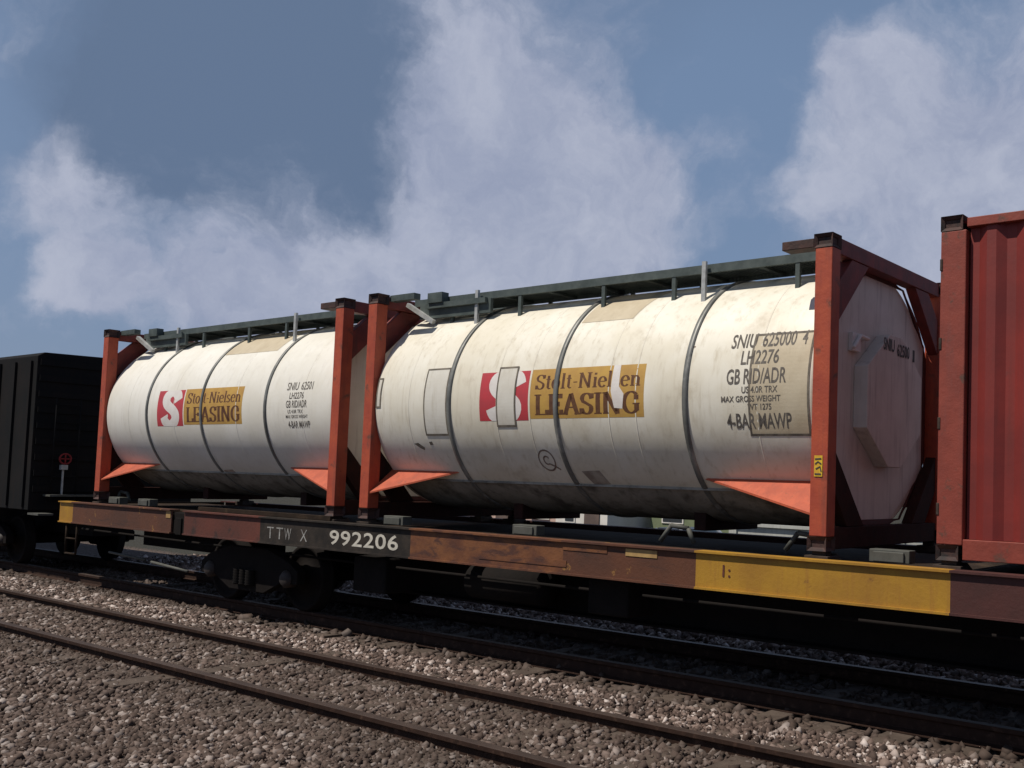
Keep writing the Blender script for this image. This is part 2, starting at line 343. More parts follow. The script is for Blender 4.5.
GL = {
 'L': (.62, [[(.15, 0), (.15, 1)], srf(.15, .97), [(.02, .03), (.6, .03)], [(.58, .0), (.58, .25)]]),
 'E': (.66, [[(.15, 0), (.15, 1)], [(.02, .97), (.6, .97)], [(.02, .03), (.62, .03)], [(.6, 0), (.6, .24)], [(.57, 1), (.57, .78)], [(.15, .51), (.46, .51)], [(.45, .4), (.45, .62)]]),
 'A': (.78, [[(.38, 1), (.66, .0)], [(.38, .97), (.27, .55), (.12, .0)], [(.2, .34), (.55, .34)], srf(.12, .03, .12), srf(.66, .03, .14)]),
 'S': (.60, [[(.5, .72)]+arc(.29, .74, .2, .23, 10, 180, 8)+[(.13, .6), (.3, .5), (.47, .38)]+arc(.29, .26, .2, .24, 20, -170, 9), [(.5, .74), (.5, .97)], [(.07, .02), (.07, .28)]]),
 'I': (.36, [[(.17, 0), (.17, 1)], srf(.17, .97), srf(.17, .03)]),
 'N': (.82, [[(.14, 0), (.14, 1)], [(.14, 1), (.62, 0)], [(.62, 0), (.62, 1)], srf(.14, .03, .12), srf(.11, .97, .11), srf(.62, .97, .13)]),
 'G': (.76, [arc(.38, .5, .30, .48, 45, 315, 16), [(.58, .84), (.58, .62)], [(.60, .12), (.60, .45)], srf(.58, .44, .14)]),
 't': (.38, [[(.17, .9), (.17, .12), (.22, .03), (.34, .05)], srf(.17, .66, .14)]),
 'o': (.56, [arc(.26, .34, .19, .33, 0, 360, 16)]),
 'l': (.30, [[(.14, 0), (.14, 1.02)], srf(.12, 1.0, .08), srf(.14, .03, .13)]),
 '-': (.36, [[(.06, .4), (.30, .4)]]),
 'i': (.30, [[(.14, 0), (.14, .66)], [(.14, .82), (.14, .95)], srf(.12, .65, .08), srf(.14, .03, .13)]),
 'e': (.52, [[(.08, .37), (.43, .37)], arc(.26, .34, .19, .33, 5, 320, 14)]),
 's': (.44, [arc(.2, .5, .13, .16, 20, 180, 6)+[(.12, .4), (.28, .28)]+arc(.2, .17, .15, .16, 30, -160, 7)]),
 'n': (.62, [[(.14, 0), (.14, .66)], srf(.11, .65, .08), [(.14, .45), (.26, .63), (.38, .62), (.45, .48), (.45, 0)], srf(.14, .03, .12), srf(.45, .03, .12)]),
}
def serif_flat(s, x0, z0, width, height, thick=.17, thin=.065):
    adv = sum(GL[c][0] for c in s); k = width/adv; x = 0; V = []; F = []
    for c in s:
        a, ls = GL[c]; v, f = strokes_flat([[(x+px, py) for px, py in l] for l in ls], thick, thin)
        F += [tuple(i+len(V) for i in q) for q in f]; V += v; x += a
    return [(x0+px*k, z0+py*height) for px, py in V], F
R = 1.185; YC = 1.219; ZC = 1.325
def wrapped(name, flats, material, parent, x0, lift=.004, by_angle=False, thick=0):
    """lays flat (x, z) artwork on the near side of the tank shell of the container that starts at x0"""
    bm = bmesh.new()
    for V, F in flats:
        vs = [bm.verts.new((p[0], 0, p[1])) for p in V]
        for q in F:
            try: bm.faces.new([vs[i] for i in q])
            except ValueError: pass
    zs = [v.co.z for v in bm.verts]; z = min(zs)+.03
    while z < max(zs):
        bmesh.ops.bisect_plane(bm, geom=bm.verts[:]+bm.edges[:]+bm.faces[:], plane_co=(0, 0, z), plane_no=(0, 0, 1)); z += .035
    rr = R+lift; off = _off(parent)
    for v in bm.verts:
        if by_angle: a = v.co.z; y = YC-rr*math.cos(a); zz = ZC+rr*math.sin(a)
        else: h = max(-R*.98, min(R*.98, v.co.z-ZC)); y = YC-math.sqrt(rr*rr-h*h); zz = v.co.z
        v.co = Vector((x0+v.co.x, y, zz))-off
    bm.normal_update()
    bad = [f for f in bm.faces if f.normal.y > 0 and not by_angle]
    if bad: bmesh.ops.reverse_faces(bm, faces=bad)
    me = bpy.data.meshes.new(name); bm.to_mesh(me); bm.free(); me.materials.append(material)
    o = link(name, me, parent, off)
    if thick:
        s = o.modifiers.new('thick', 'SOLIDIFY'); s.thickness = thick; s.offset = 0
    return o
def flat_on(name, flats, material, parent, fn):
    """flat artwork placed with fn(x, z) -> world point"""
    V = []; F = []; off = _off(parent)
    for v, f in flats: F += [tuple(i+len(V) for i in q) for q in f]; V += v
    me = bpy.data.meshes.new(name); me.from_pydata([tuple(Vector(fn(*p))-off) for p in V], [], F); me.materials.append(material)
    return link(name, me, parent, off)
def shift(fl, dx, dz): return [(p[0]+dx, p[1]+dz) for p in fl[0]], fl[1]

# ------------------------------------------------------------------ ground
GZ = -1.44
def gh(x, y):
    if y > 4.8: return max(-2.2, GZ-(y-4.8)*.35)
    if y < -3.2: return max(-1.75, GZ-(-3.2-y)*.12)
    return GZ
ys = [-900, -200, -60, -20, -9, -6.2, -4.6, -3.2]+[-3.2+.4*i for i in range(1, 20)]+[4.8, 5.4, 6.2, 7.03, 9, 20, 60, 200, 600, 1500]
xs = [-2500, -800, -250, -80, -40]+[-30+2*i for i in range(23)]+[25, 60, 250, 900]
v = [(x, y, gh(x, y)+(random.uniform(-.012, .012) if abs(y) < 5 and abs(x) < 40 else 0)) for y in ys for x in xs]
nx = len(xs); f = [(j*nx+i, j*nx+i+1, (j+1)*nx+i+1, (j+1)*nx+i) for j in range(len(ys)-1) for i in range(nx-1)]
tag(MB().add(v, f, 0, True).build('ground', M['ground']), kind='structure')

def stones(regions):
    base = np.array([(x, y, z) for z in (-1, 1) for y in (-1, 1) for x in (-1, 1)], float)
    fq = np.array([(0, 2, 3, 1), (4, 5, 7, 6), (0, 1, 5, 4), (2, 6, 7, 3), (0, 4, 6, 2), (1, 3, 7, 5)])
    P = []
    for (x0, x1, y0, y1, n, s0, s1, z) in regions:
        p = np.stack([rng.uniform(x0, x1, n), rng.uniform(y0, y1, n), z+rng.uniform(-.015, .022, n), s0+(s1-s0)*rng.uniform(0, 1, n)**1.6], 1); P.append(p)
    P = np.concatenate(P); n = len(P)
    B = base[None]+rng.uniform(-.45, .45, (n, 8, 3)); B *= rng.uniform(.5, 1.25, (n, 1, 3)); B *= P[:, None, 3:4]*.5
    q = rng.normal(size=(n, 4)); q /= np.linalg.norm(q, axis=1, keepdims=True); w, x, y, z = q.T
    Rm = np.stack([1-2*(y*y+z*z), 2*(x*y-z*w), 2*(x*z+y*w), 2*(x*y+z*w), 1-2*(x*x+z*z), 2*(y*z-x*w), 2*(x*z-y*w), 2*(y*z+x*w), 1-2*(x*x+y*y)], 1).reshape(n, 3, 3)
    V = np.einsum('nij,nkj->nki', Rm, B)+P[:, None, :3]
    Fc = (fq[None]+np.arange(n)[:, None, None]*8).reshape(-1)
    me = bpy.data.meshes.new('ballast_gravel'); me.vertices.add(n*8); me.vertices.foreach_set('co', V.reshape(-1))
    me.loops.add(n*24); me.loops.foreach_set('vertex_index', Fc.astype(np.int32)); me.polygons.add(n*6)
    me.polygons.foreach_set('loop_start', np.arange(n*6, dtype=np.int32)*4); me.update(calc_edges=True); me.validate()
    me.materials.append(M['stone'])
    o = bpy.data.objects.new('ballast_gravel', me); COL.objects.link(o); tag(o, 'pale brown crushed stone ballast around the rails', 'gravel', kind='stuff')
NY1, NY2, NZ = -1.03, -2.25, -1.30          # near track: its two rails and the height of their heads
TY1, TY2, TZ = .47, 1.97, -1.25
stones([(-9, 3.5, -5.2, -.0, 78000, .018, .052, GZ+.008), (-22, -9, -3.4, .3, 42000, .025, .058, GZ+.010), (-5, 3.5, -5.2, -2.2, 34000, .014, .042, GZ+.010),
        (-22, 4, -.1, 1.9, 6000, .04, .08, GZ+.0), (-18, 3, 2.4, 4.9, 14000, .04, .09, GZ+.01)])

def track(label, y0, y1, z, x0, x1, slz, sx0, sx1):
    t = thing('railway_track', label, 'railway track', (0, (y0+y1)/2, z), 'railway tracks')
    for y in (y0, y1):
        p = [(-.040, 0), (.040, 0), (.040, -.035), (.012, -.048), (.012, -.135), (.085, -.150), (.085, -.165), (-.085, -.165), (-.085, -.150), (-.012, -.135), (-.012, -.048), (-.040, -.035)]
        b = MB(); n = len(p); pts = [(x0, y+a, z+c) for a, c in p]; b.prism(pts, (x1-x0, 0, 0)); o = b.build('rail', [M['rail'], M['railtop']], t, .004)
        for pl in o.data.polygons:
            if pl.normal.z > .9 and pl.center.z > -.01: pl.material_index = 1
    x = sx0; k = 0
    while x < sx1 and k < 90:
        w = .115+random.uniform(-.008, .008)
        MB().box(x-w, x+w, y0-(.55 if y0 < y1 else -.55), y1+(.55 if y0 < y1 else -.55), slz-.2, slz+random.uniform(-.012, .008)).build('sleeper', M['sleeper'], t, .01)
        x += .56+random.uniform(-.03, .03); k += 1
    return t
track('rusty brown railway track crossing the ballast in front of the train', NY2, NY1, NZ, -60, 14, GZ+.036, -20, 3)
track('rusty railway track in the shade under the flatcar', TY1, TY2, TZ, -60, 40, GZ+.02, -18, 14)

# ------------------------------------------------------------------ tank containers
LEN, WID, HT = 6.058, 2.438, 2.591
def casting(b, x0, y0, z0):
    """corner casting with its oval holes, outer box .178 x .162 x .118"""
    X, Y, Z = .178, .162, .118
    bm = bmesh.new(); bmesh.ops.create_cube(bm, size=1)
    for v in bm.verts: v.co = Vector((x0+(v.co.x+.5)*X, y0+(v.co.y+.5)*Y, z0+(v.co.z+.5)*Z))
    for fc in list(bm.faces):
        r = bmesh.ops.inset_individual(bm, faces=[fc], thickness=.032)
        n = fc.normal.copy()
        for v in fc.verts: v.co -= n*.03
    bm.verts.ensure_lookup_table(); bm.verts.index_update()
    b.add([v.co.copy() for v in bm.verts], [tuple(v.index for v in fc.verts) for fc in bm.faces]); bm.free()
def corner_castings(root, x0, x1, w, h, material, parentpost=None):
    pass
def tank_container(x1, label, kind):
    """x1: world x of the right-hand end"""
    x0 = x1-LEN
    t = thing('tank_container', label, 'tank container', (x1-LEN/2, YC, 0), 'white tank containers on the flatcar')
    white = M['tank'] if kind == 'near' else M['tank2']
    # insulated shell
    a, b_ = x0+.115, x1-.165
    prof = [(a-.03, .25), (a-.025, .6), (a-.01, .95)]+[(a+.10-.10*math.cos(th), R-.10+.10*math.sin(th)) for th in [i*math.pi/16 for i in range(1, 9)]]
    prof += [(a+.12+(b_-a-.2)*i/24, R) for i in range(0, 25)]
    prof += [(b_-.05+.05*math.sin(th), R-.05+.05*math.cos(th)) for th in [i*math.pi/8 for i in range(1, 5)]]+[(b_, .5), (b_, .01)]
    sh = MB().lathe(prof, 'X', (0, YC, ZC), 112).build('shell', white, t)
    # cladding laps
    for dx in ((-5.3, -3.9, -3.42, -2.38, -2.05, -.72) if kind == 'near' else (-5.2, -3.9, -2.3, -.8)):
        MB().lathe([(x1+dx, R-.01), (x1+dx, R+.0012), (x1+dx+.013, R+.0012), (x1+dx+.013, R-.01)], 'X', (0, YC, ZC), 112, closed=True).build('cladding_lap', white, sh)
    # retaining straps
    for dx in ((-4.62, -3.05, -1.47) if kind == 'near' else (-4.64, -3.15, -1.60)):
        w = .052 if kind == 'near' else .042
        s = MB().lathe([(x1+dx-w/2, R-.01), (x1+dx-w/2, R+.016), (x1+dx+w/2, R+.016), (x1+dx+w/2, R-.01)], 'X', (0, YC, ZC), 112, closed=True).build('strap', M['strap'], t)
    # end frames
    for side in (1, -1):
        xo = x1-.004 if side == 1 else x0+.004            # outer face
        def X(d): return xo-side*d                        # d inwards
        lo, hi = sorted((X(.012), X(.135)))
        MB().box(lo, hi, .155, WID-.155, HT-.15, HT-.015).build('header_beam', M['darkred'], t, .006)
        MB().box(lo, hi, .155, WID-.155, .012, .19).build('sill_beam', M['darkbeam'], t, .006)
        lo2, hi2 = sorted((X(.02), X(.125 if side == 1 else .085)))
        for sy in (0, 1):
            for q in ([(.153, 1.86), (.153, 2.20), (.40, HT-.152), (.72, HT-.152)], [(.153, .84), (.153, .50), (.40, .192), (.72, .192)]):
                MB().prism([(lo2, y if sy == 0 else WID-y, z) for y, z in q], (hi2-lo2, 0, 0)).build('corner_brace', M['darkred'] if q[0][1] > 1 else M['darkbeam'], t, .006)
        for sy in (0, 1):
            y0, y1 = (.006, .152) if sy == 0 else (WID-.152, WID-.006)
            lo, hi = sorted((X(.0), X(.158)))
            post = MB().box(lo, hi, y0, y1, .118, HT-.118).build('corner_post', M['orange'], t, .008)
            for z0 in (0, HT-.118):
                cb = MB(); xa = min(X(-.004), X(-.004)-side*.178) if side == 1 else X(-.004)
                casting(cb, xa if side == 1 else xa, 0 if sy == 0 else WID-.162, z0)
                cb.build('corner_casting', M['casting'], post, .004)
            # sloping gusset from the foot of the post up to the shell
            yy = lambda y: y if sy == 0 else WID-y
            zt = .57; ys_ = YC-math.sqrt((R-.01)**2-(ZC-zt)**2)
            q = [(X(.16), yy(.022), .305), (X(.16), yy(ys_), zt), (X(1.42 if side == 1 else 1.32), yy(ys_), zt)]
            MB().prism(q, (0, 0, -.018)).build('gusset', M['orange2'], t)
    # flat box on the right end, with eight sides
    def octa(hy, hz, c, yc=1.235, zc=1.31): return [(yc-hy, zc-c), (yc-hy, zc+c), (yc-c*.5, zc+hz), (yc+c*.5, zc+hz), (yc+hy, zc+c), (yc+hy, zc-c), (yc+c*.5, zc-hz), (yc-c*.5, zc-hz)]
    o1 = [(y, z) for y, z in octa(1.04, 1.09, .62, YC, ZC)]
    MB().prism([(b_-.0, y, z) for y, z in o1], (.012, 0, 0)).build('end_plate', M['endwhite'], t, .003)
    MB().prism([(b_+.014, y, z) for y, z in octa(.58, .60, .27, 1.30, 1.31)], (.135, 0, 0)).build('end_box', M['endwhite'], t, .006)
    if kind == 'near':
        yz = lambda x, z: (b_+.153, x, z)
        for w_, wd, x_, z_ in (('SNIU', .23, 1.02, 1.76), ('62500', .27, 1.31, 1.735), ('1', .05, 1.65, 1.72)):
            flat_on('end_number', [shift(text_flat(w_, .11, wd, .02), x_, z_)], M['ink'], t, yz)
        lt = MB().box(b_+.014, b_+.06, .60, .76, 1.70, 1.86).tube([(b_+.08, .58, 1.72), (b_+.08, .70, 1.84), (b_+.08, .86, 1.83)], .018).tube([(b_+.012, .86, 1.83), (b_+.08, .86, 1.83)], .018)
        lt.build('end_latch', M['logo_white'], t, .006)
        tag(t, None)
    # top walkway
    wk = MB(); zb = 2.535
    for y0 in (.50, .96): wk.box(x0+.2, x1-.19, y0, y0+.03, zb-.035, zb+.045)
    x = x0+.22
    while x < x1-.21:
        wk.box(x, x+.03, .53, .96, zb+.0, zb+.035); x += .042
    for k in range(9): wk.box(x0+.3+k*.67, x0+.36+k*.67, .53, .96, zb-.030, zb-.001)
    wk.build('walkway', M['walk'], t)
    for dx in (-5.2, -4.1, -2.9, -2.0, -.62):
        for y in (.52, .98):
            zt = ZC+math.sqrt(R*R-(YC-y)**2)
            MB().box(x1+dx-.022, x1+dx+.022, y-.015, y+.015, zt-.02, zb-.037).build('walkway_support', M['walk'], t)
    # valve and manhole housings under the walkway
    mh = MB().lathe([(0, .42), (.13, .42), (.15, .38), (.15, .01)], 'Z', (x0+1.0, YC+.3, ZC+R-.08), 28)
    MB().lathe([(0, .25), (.10, .25), (.12, .21), (.12, .01)], 'Z', (x1-2.9, YC+.3, ZC+R-.08), 28).build('valve_cover', M['walk'], t)
    for k in range(6):
        a = k*math.pi/3; mh.box(x0+1.0+.4*math.cos(a)-.03, x0+1.0+.4*math.cos(a)+.03, YC+.3+.4*math.sin(a)-.03, YC+.3+.4*math.sin(a)+.03, ZC+R-.03, ZC+R+.07)
    mh.build('manhole_cover', M['walk'], t)
    # ragged equipment near the left end of the walkway: hinged ladder stub and box
    MB().box(x0+.35, x0+1.55, .46, .50, zb-.20, zb-.04).box(x0+.5, x0+1.5, .42, .46, zb-.09, zb-.03).box(x0+.55, x0+.8, .40, .499, zb-.03, zb+.085).build('walkway_step', M['walk'], t)
    MB().beam((x0+.18, .42, zb-.02), (x0+.62, .45, zb-.25), .05, .05).build('ladder_stub', M['galv'], t)
    MB().box(x0+.17, x0+.6, .17, .26, zb-.02, zb+.05).build('tie_bar', M['walk'], t)
    MB().box(x1-.49, x1-.185, .015, .16, 2.485, 2.56).build('end_bracket', M['casting'], t, .006)
    # light upright brackets at the straps
    for dx in ((-4.72, -1.60) if kind == 'near' else (-4.72, -1.70)):
        MB().box(x1+dx-.022, x1+dx+.022, .44, .47, 2.20, 2.60).build('walkway_bracket', M['galv'], t)
    # lower belly fittings
    # dark skin that puts the belly's shade into its colour, with a rail of the same tone along its upper edge
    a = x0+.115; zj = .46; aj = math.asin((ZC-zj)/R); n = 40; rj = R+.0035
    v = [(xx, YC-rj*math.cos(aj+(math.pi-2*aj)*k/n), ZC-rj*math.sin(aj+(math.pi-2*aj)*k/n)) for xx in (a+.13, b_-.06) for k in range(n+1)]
    MB().add(v, [(k, k+1, n+2+k, n+1+k) for k in range(n)], 0, True).build('belly_shade_skin', M['belly'], t)
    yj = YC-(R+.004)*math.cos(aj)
    for ya in (yj-.022, 2*YC-yj-.003): MB().box(a+.13, b_-.06, ya, ya+.025, zj-.008, zj+.012).build('belly_shade_rail', M['belly'], t)
    # dark ring between the round shell and the eight-sided end plate
    oc = [(p[0]-YC, p[1]-ZC) for p in [(YC-1.0, ZC-.60), (YC-1.0, ZC+.60), (YC-.50, ZC+1.09), (YC+.50, ZC+1.09), (YC+1.0, ZC+.60), (YC+1.0, ZC-.60), (YC+.50, ZC-1.09), (YC-.50, ZC-1.09)]]
    V = []; F = []; per = []
    for k in range(8):
        p, q = oc[k], oc[(k+1) % 8]
        for j in range(8): per.append((p[0]+(q[0]-p[0])*j/8, p[1]+(q[1]-p[1])*j/8))
    for xx in (b_+.001, b_+.02):
        for p in per: V.append((xx, YC+p[0], ZC+p[1]))
        for p in per:
            l = math.hypot(*p); V.append((xx, YC+p[0]/l*max(R-.012, l+.01), ZC+p[1]/l*max(R-.012, l+.01)))
    m_ = len(per)
    for k in range(m_):
        j = (k+1) % m_
        F += [(k, j, m_+j, m_+k), (2*m_+k, 2*m_+j, 3*m_+j, 3*m_+k), (k, j, 2*m_+j, 2*m_+k), (m_+k, m_+j, 3*m_+j, 3*m_+k)]
    MB().add(V, F).build('end_ring', M['darkred2'], t)
    for dx in (-1.78, -4.25): MB().box(x1+dx-.07, x1+dx+.07, .75, 1.69, .06, .26).build('saddle', M['darkbeam'], t, .01)
    # artwork ---------------------------------------------------------------
    s = .0 if kind == 'near' else -.2
    X0 = x1
    sx0, sx1, z0, z1 = -4.145+s, -3.435+s, 1.095, 1.60
    wrapped('logo_square', [rect_flat(sx0, sx1, z0, z1)], M['logo_red'], t, X0, .0008)
    # white S inside the red square, wide and heavy
    W_, H_ = sx1-sx0, z1-z0
    cl = [(.80, .70), (.74, .86), (.56, .95), (.38, .86), (.34, .72), (.42, .58), (.62, .43), (.72, .28), (.66, .12), (.50, .04), (.34, .12), (.28, .30)]
    fine = []
    for i in range(len(cl)-1):
        p0, p1, p2, p3 = cl[max(i-1, 0)], cl[i], cl[i+1], cl[min(i+2, len(cl)-1)]
        for k in range(5):
            u = k/5; fine.append(tuple(.5*((2*p1[j])+(-p0[j]+p2[j])*u+(2*p0[j]-5*p1[j]+4*p2[j]-p3[j])*u*u+(-p0[j]+3*p1[j]-3*p2[j]+p3[j])*u**3) for j in (0, 1)))
    V, F = strokes_flat([[(sx0+p[0]*W_, z0+p[1]*H_) for p in fine]], .215, .12)
    V = [(x, min(max(z, z0), z1)) for x, z in V]
    wrapped('logo_letter', [(V, F)], M['logo_white'], t, X0, .0014)
    yx0, yx1 = -3.41+s, -1.945+s
    z0, z1 = 1.11, 1.605
    wrapped('company_panel', [rect_flat(yx0, yx1, z0, z1)], M['logo_yellow'], t, X0, .0008)
    wrapped('company_name', [serif_flat('Stolt-Nielsen', yx0+.07, z0+.29, 1.36, .15, .15, .06), serif_flat('LEASING', yx0+.07, z0+.035, 1.36, .205, .19, .06)], M['inkbrown'], t, X0, .0014)
    def panel(nm, xa, xb, za, zb_, m_, lift=.004):
        p = wrapped(nm, [rect_flat(xa, xb, za, zb_)], m_, t, X0, lift)
        wrapped('panel_seam', [ring_flat(xa-.008, xb+.008, za-.008, zb_+.008, .020)], M['seam'], p, X0, lift+.0008); return p
    if kind == 'near':
        panel('repair_panel', -5.03, -4.665, .955, 1.675, M['panel'])
        panel('repair_panel', -3.885, -3.62, 1.04, 1.645, M['panel'], .005)
        tag(panel('repair_panel', -.795, -.215, .94, 1.81, M['tan'], .0010), 'tan repair panel behind the black lettering')
        panel('small_hatch', -5.86, -5.79, 1.27, 1.60, M['panel'])
        wrapped('scraped_patch', [poly_flat([(-2.345, 1.36), (-2.30, 1.20), (-2.20, 1.19), (-2.185, 1.33), (-2.245, 1.40), (-2.25, 1.607), (-2.335, 1.607)])], M['logo_white'], t, X0, .0020)
        lines = [('SNIU', .125, -1.0, 1.70, .26), ('625000', .125, -.68, 1.70, .33), ('4', .125, -.29, 1.70, .05), ('LH2276', .12, -.87, 1.55, .38), ('GB RID/ADR', .13, -1.0, 1.38, .60),
                 ('US 4.0R TRX', .055, -.84, 1.30, .36), ('MAX GROSS WEIGHT', .05, -1.05, 1.225, .60), ('WT 1275', .05, -.78, 1.155, .24), ('4-BAR MAWP', .125, -1.0, 1.0, .65)]
        wrapped('container_data', [shift(text_flat(a_, h, w, .014), x-.03, z) for a_, h, x, z, w in lines], M['inkfade'], t, X0, .0026)
        # faded round stencil low on the shell
        ring = strokes_flat([arc(-3.31, .70, .105, .10, 0, 360, 26), arc(-3.31, .70, .04, .04, 30, 300, 10)+[(-3.22, .64), (-3.17, .61)]], .016, .016)
        wrapped('round_stencil', [ring], M['fadebrown'], t, X0, .0022)
        wrapped('rust_patch', [poly_flat([(-2.9, .60), (-2.66, .61), (-2.6, .48), (-2.82, .47)])], mat('grime_patch', (.25, .20, .16), .8, var=(.45, .4, .33), vscale=6), t, X0, .0022)
        wrapped('paint_chip', [poly_flat([(-5.28, .86), (-5.21, .87), (-5.12, .82), (-5.13, .79), (-5.19, .81)]), poly_flat([(-5.02, .88), (-4.97, .885), (-4.96, .85), (-5.01, .845)])], M['seam'], t, X0, .0022)
        top = wrapped('top_patch', [([(-3.0, .70), (-2.33, .70), (-2.20, 1.22), (-2.98, 1.22)], [(0, 1, 2, 3)])], M['tan'], t, X0, .0025, by_angle=True)
    else:
        lines = [('SNIU', .10, -1.16, 1.52, .24), ('62501', .10, -.86, 1.52, .24), ('LH2276', .08, -1.08, 1.41, .30), ('GB RID/ADR', .09, -1.14, 1.30, .44), ('US 4.0R TRX', .045, -1.1, 1.23, .32),
                 ('MAX GROSS WEIGHT', .04, -1.14, 1.17, .46), ('4-BAR MAWP', .085, -1.1, 1.05, .46)]
        wrapped('container_data', [shift(text_flat(a_, h, w, .006), x, z) for a_, h, x, z, w in lines], M['inkfade'], t, X0, .0022)
        top = wrapped('top_patch', [([(-3.12, .70), (-1.85, .70), (-1.75, 1.2), (-3.1, 1.2)], [(0, 1, 2, 3)])], M['tan'], t, X0, .0025, by_angle=True)
        wrapped('rust_patch', [poly_flat([(-3.1, .50), (-2.85, .51), (-2.8, .40), (-3.05, .39)])], mat('grime_patch', (.30, .2, .15), .8, var=(.5, .42, .35), vscale=6), t, X0, .0022)
    return t
GAP = .464
T2 = tank_container(0.0, 'white tank container with a repair panel over its red logo, beside the red box container', 'near')
T1 = tank_container(-LEN-GAP, 'cleaner white tank container with an uncovered red letter S, further along the flatcar', 'far')
# warning sticker on the front right post of the near tank
pst = [o for o in T2.children if o.name.startswith('corner_post')][0]
st = flat_on('warning_sticker', [rect_flat(-.125, -.05, .60, .77)], M['stickeryel'], pst, lambda x, z: (x, .001, z))
flat_on('sticker_print', [strokes_flat([[(-.118, .74), (-.06, .745)], [(-.115, .70), (-.09, .72), (-.06, .70)], [(-.11, .66), (-.07, .68), (-.06, .64)], [(-.118, .62), (-.06, .62)]], .012, .012)], M['ink'], pst, lambda x, z: (x, -.002, z))

# ------------------------------------------------------------------ red box container at the right
def box_container():
    x0, x1 = .919, 13.111
    t = thing('box_container', 'red corrugated box container standing right of the tank containers', 'container', ((x0+x1)/2, YC, 0))
    for sx in (0, 1):
        for sy in (0, 1):
            xa = x0+.004 if sx == 0 else x1-.204; ya = .004 if sy == 0 else WID-.134
            p = MB().box(xa, xa+.20, ya, ya+.13, .118, HT-.118).build('corner_post', M['redpost'], t, .008)
            for z0 in (0, HT-.118):
                cb = MB(); casting(cb, x0 if sx == 0 else x1-.178, 0 if sy == 0 else WID-.162, z0); cb.build('corner_casting', M['casting'], p, .004)
            if sx == 0:
                for z in (.38, 1.02, 1.62, 2.22): MB().box(xa-.004, xa+.018, ya-.006 if sy == 0 else ya+.125, ya+.02 if sy == 0 else ya+.136, z-.045, z+.045).build('door_hinge', M['pedestal'], p, .004)
    for sy in (0, 1):                                    # corrugated sides
        yo = .03 if sy == 0 else WID-.03; s = 1 if sy == 0 else -1
        pts = []; x = x0+.215
        while x < x1-.25:
            for dx, d in ((0, .036), (.07, .036), (.138, 0), (.208, 0)): pts.append((x+dx, yo+s*d))
            x += .278
        b = MB(); v = [(px, py, z) for z in (.165, HT-.10) for px, py in pts]; n = len(pts)
        b.add(v, [(i, i+1, n+i+1, n+i) for i in range(n-1)])
        o = b.build('side_wall', M['redbox'], t); so_ = o.modifiers.new('thick', 'SOLIDIFY'); so_.thickness = .004
        MB().box(x0+.206, x1-.206, yo-.022 if sy == 0 else yo-.05, yo+.05 if sy == 0 else yo+.022, HT-.10, HT-.03).build('top_rail', M['redpost'], t, .005)
        MB().box(x0+.206, x1-.206, yo-.022 if sy == 0 else yo-.03, yo+.03 if sy == 0 else yo+.022, .012, .163).build('bottom_rail', M['redpost'], t, .005)
    MB().box(x0+.06, x1-.06, .09, WID-.09, HT-.05, HT-.03).build('roof', M['redbox'], t)
    MB().box(x0+.06, x1-.06, .09, WID-.09, .05, .16).build('floor', M['pedestal'], t)
    MB().box(x1-.06, x1-.03, .14, WID-.14, .12, HT-.12).build('end_wall', M['redbox'], t)
    for k in (0, 1):
        ya, yb = (.14, YC-.006) if k == 0 else (YC+.006, WID-.14)
        d = MB().box(x0+.03, x0+.07, ya, yb, .13, HT-.13).build('door', M['redbox'], t, .004)
        for q in (.3, .75):
            yy = ya+(yb-ya)*q; MB().tube([(x0+.0, yy, .15), (x0+.0, yy, HT-.16)], .016).build('lock_rod', M['galv'], d)
    MB().box(x0+.03, x0+.09, .14, WID-.14, HT-.127, HT-.02).box(x0+.03, x0+.09, .14, WID-.14, .02, .127).build('end_frame', M['redpost'], t, .005)
box_container()

# ------------------------------------------------------------------ flatcar
def wheelset(root, x, yl, yr, z, r=.42):
    w = MB().tube([(x, yl-.12, z), (x, yr+.12, z)], .08, 16).build('axle', M['wheel'], root)
    for y, s in ((yl, -1), (yr, 1)):
        prof = [(-s*.075, .15), (-s*.075, r+.03), (-s*.045, r+.028), (-s*.035, r), (s*.065, r-.006), (s*.065, r-.05), (s*.03, r-.07), (s*.03, .17), (s*.09, .14), (s*.09, .0001)]
        MB().lathe(prof, 'Y', (x, y, z), 36).build('wheel', [M['wheel']], root)
def bogie(car, xc):
    z = TZ+.42
    b = MB().beam((xc, .3, z+.12), (xc, 2.14, z+.12), .36, .24).build('bogie', M['under'], car)
    for sx in (-.89, .89): wheelset(b, xc+sx, TY1, TY2, z)
    for y in (.22, 2.22):
        o = [(xc-1.12, z+.10), (xc-.95, z+.20), (xc-.45, z+.34), (xc+.45, z+.34), (xc+.95, z+.20), (xc+1.12, z+.10), (xc+1.12, z-.06), (xc+.78, z-.06), (xc+.40, z-.22), (xc-.40, z-.22), (xc-.78, z-.06), (xc-1.12, z-.06)]
        MB().prism([(x, y-.06, zz) for x, zz in o], (0, .12, 0)).build('side_frame', M['wheel'], b, .01)
        sp = MB()
        for k in (-.14, 0, .14): sp.lathe([(i*.018, .055+.012*(i % 2)) for i in range(12)], 'Z', (xc+k, y-.09, z-.14), 12)
        sp.build('spring', M['under'], b)
        for sx in (-.89, .89): MB().lathe([(-.09, .001), (-.09, .07), (-.05, .11), (.06, .11)], 'Y', (xc+sx, y-.02, z), 20).build('bearing_cap', M['rim'], b)
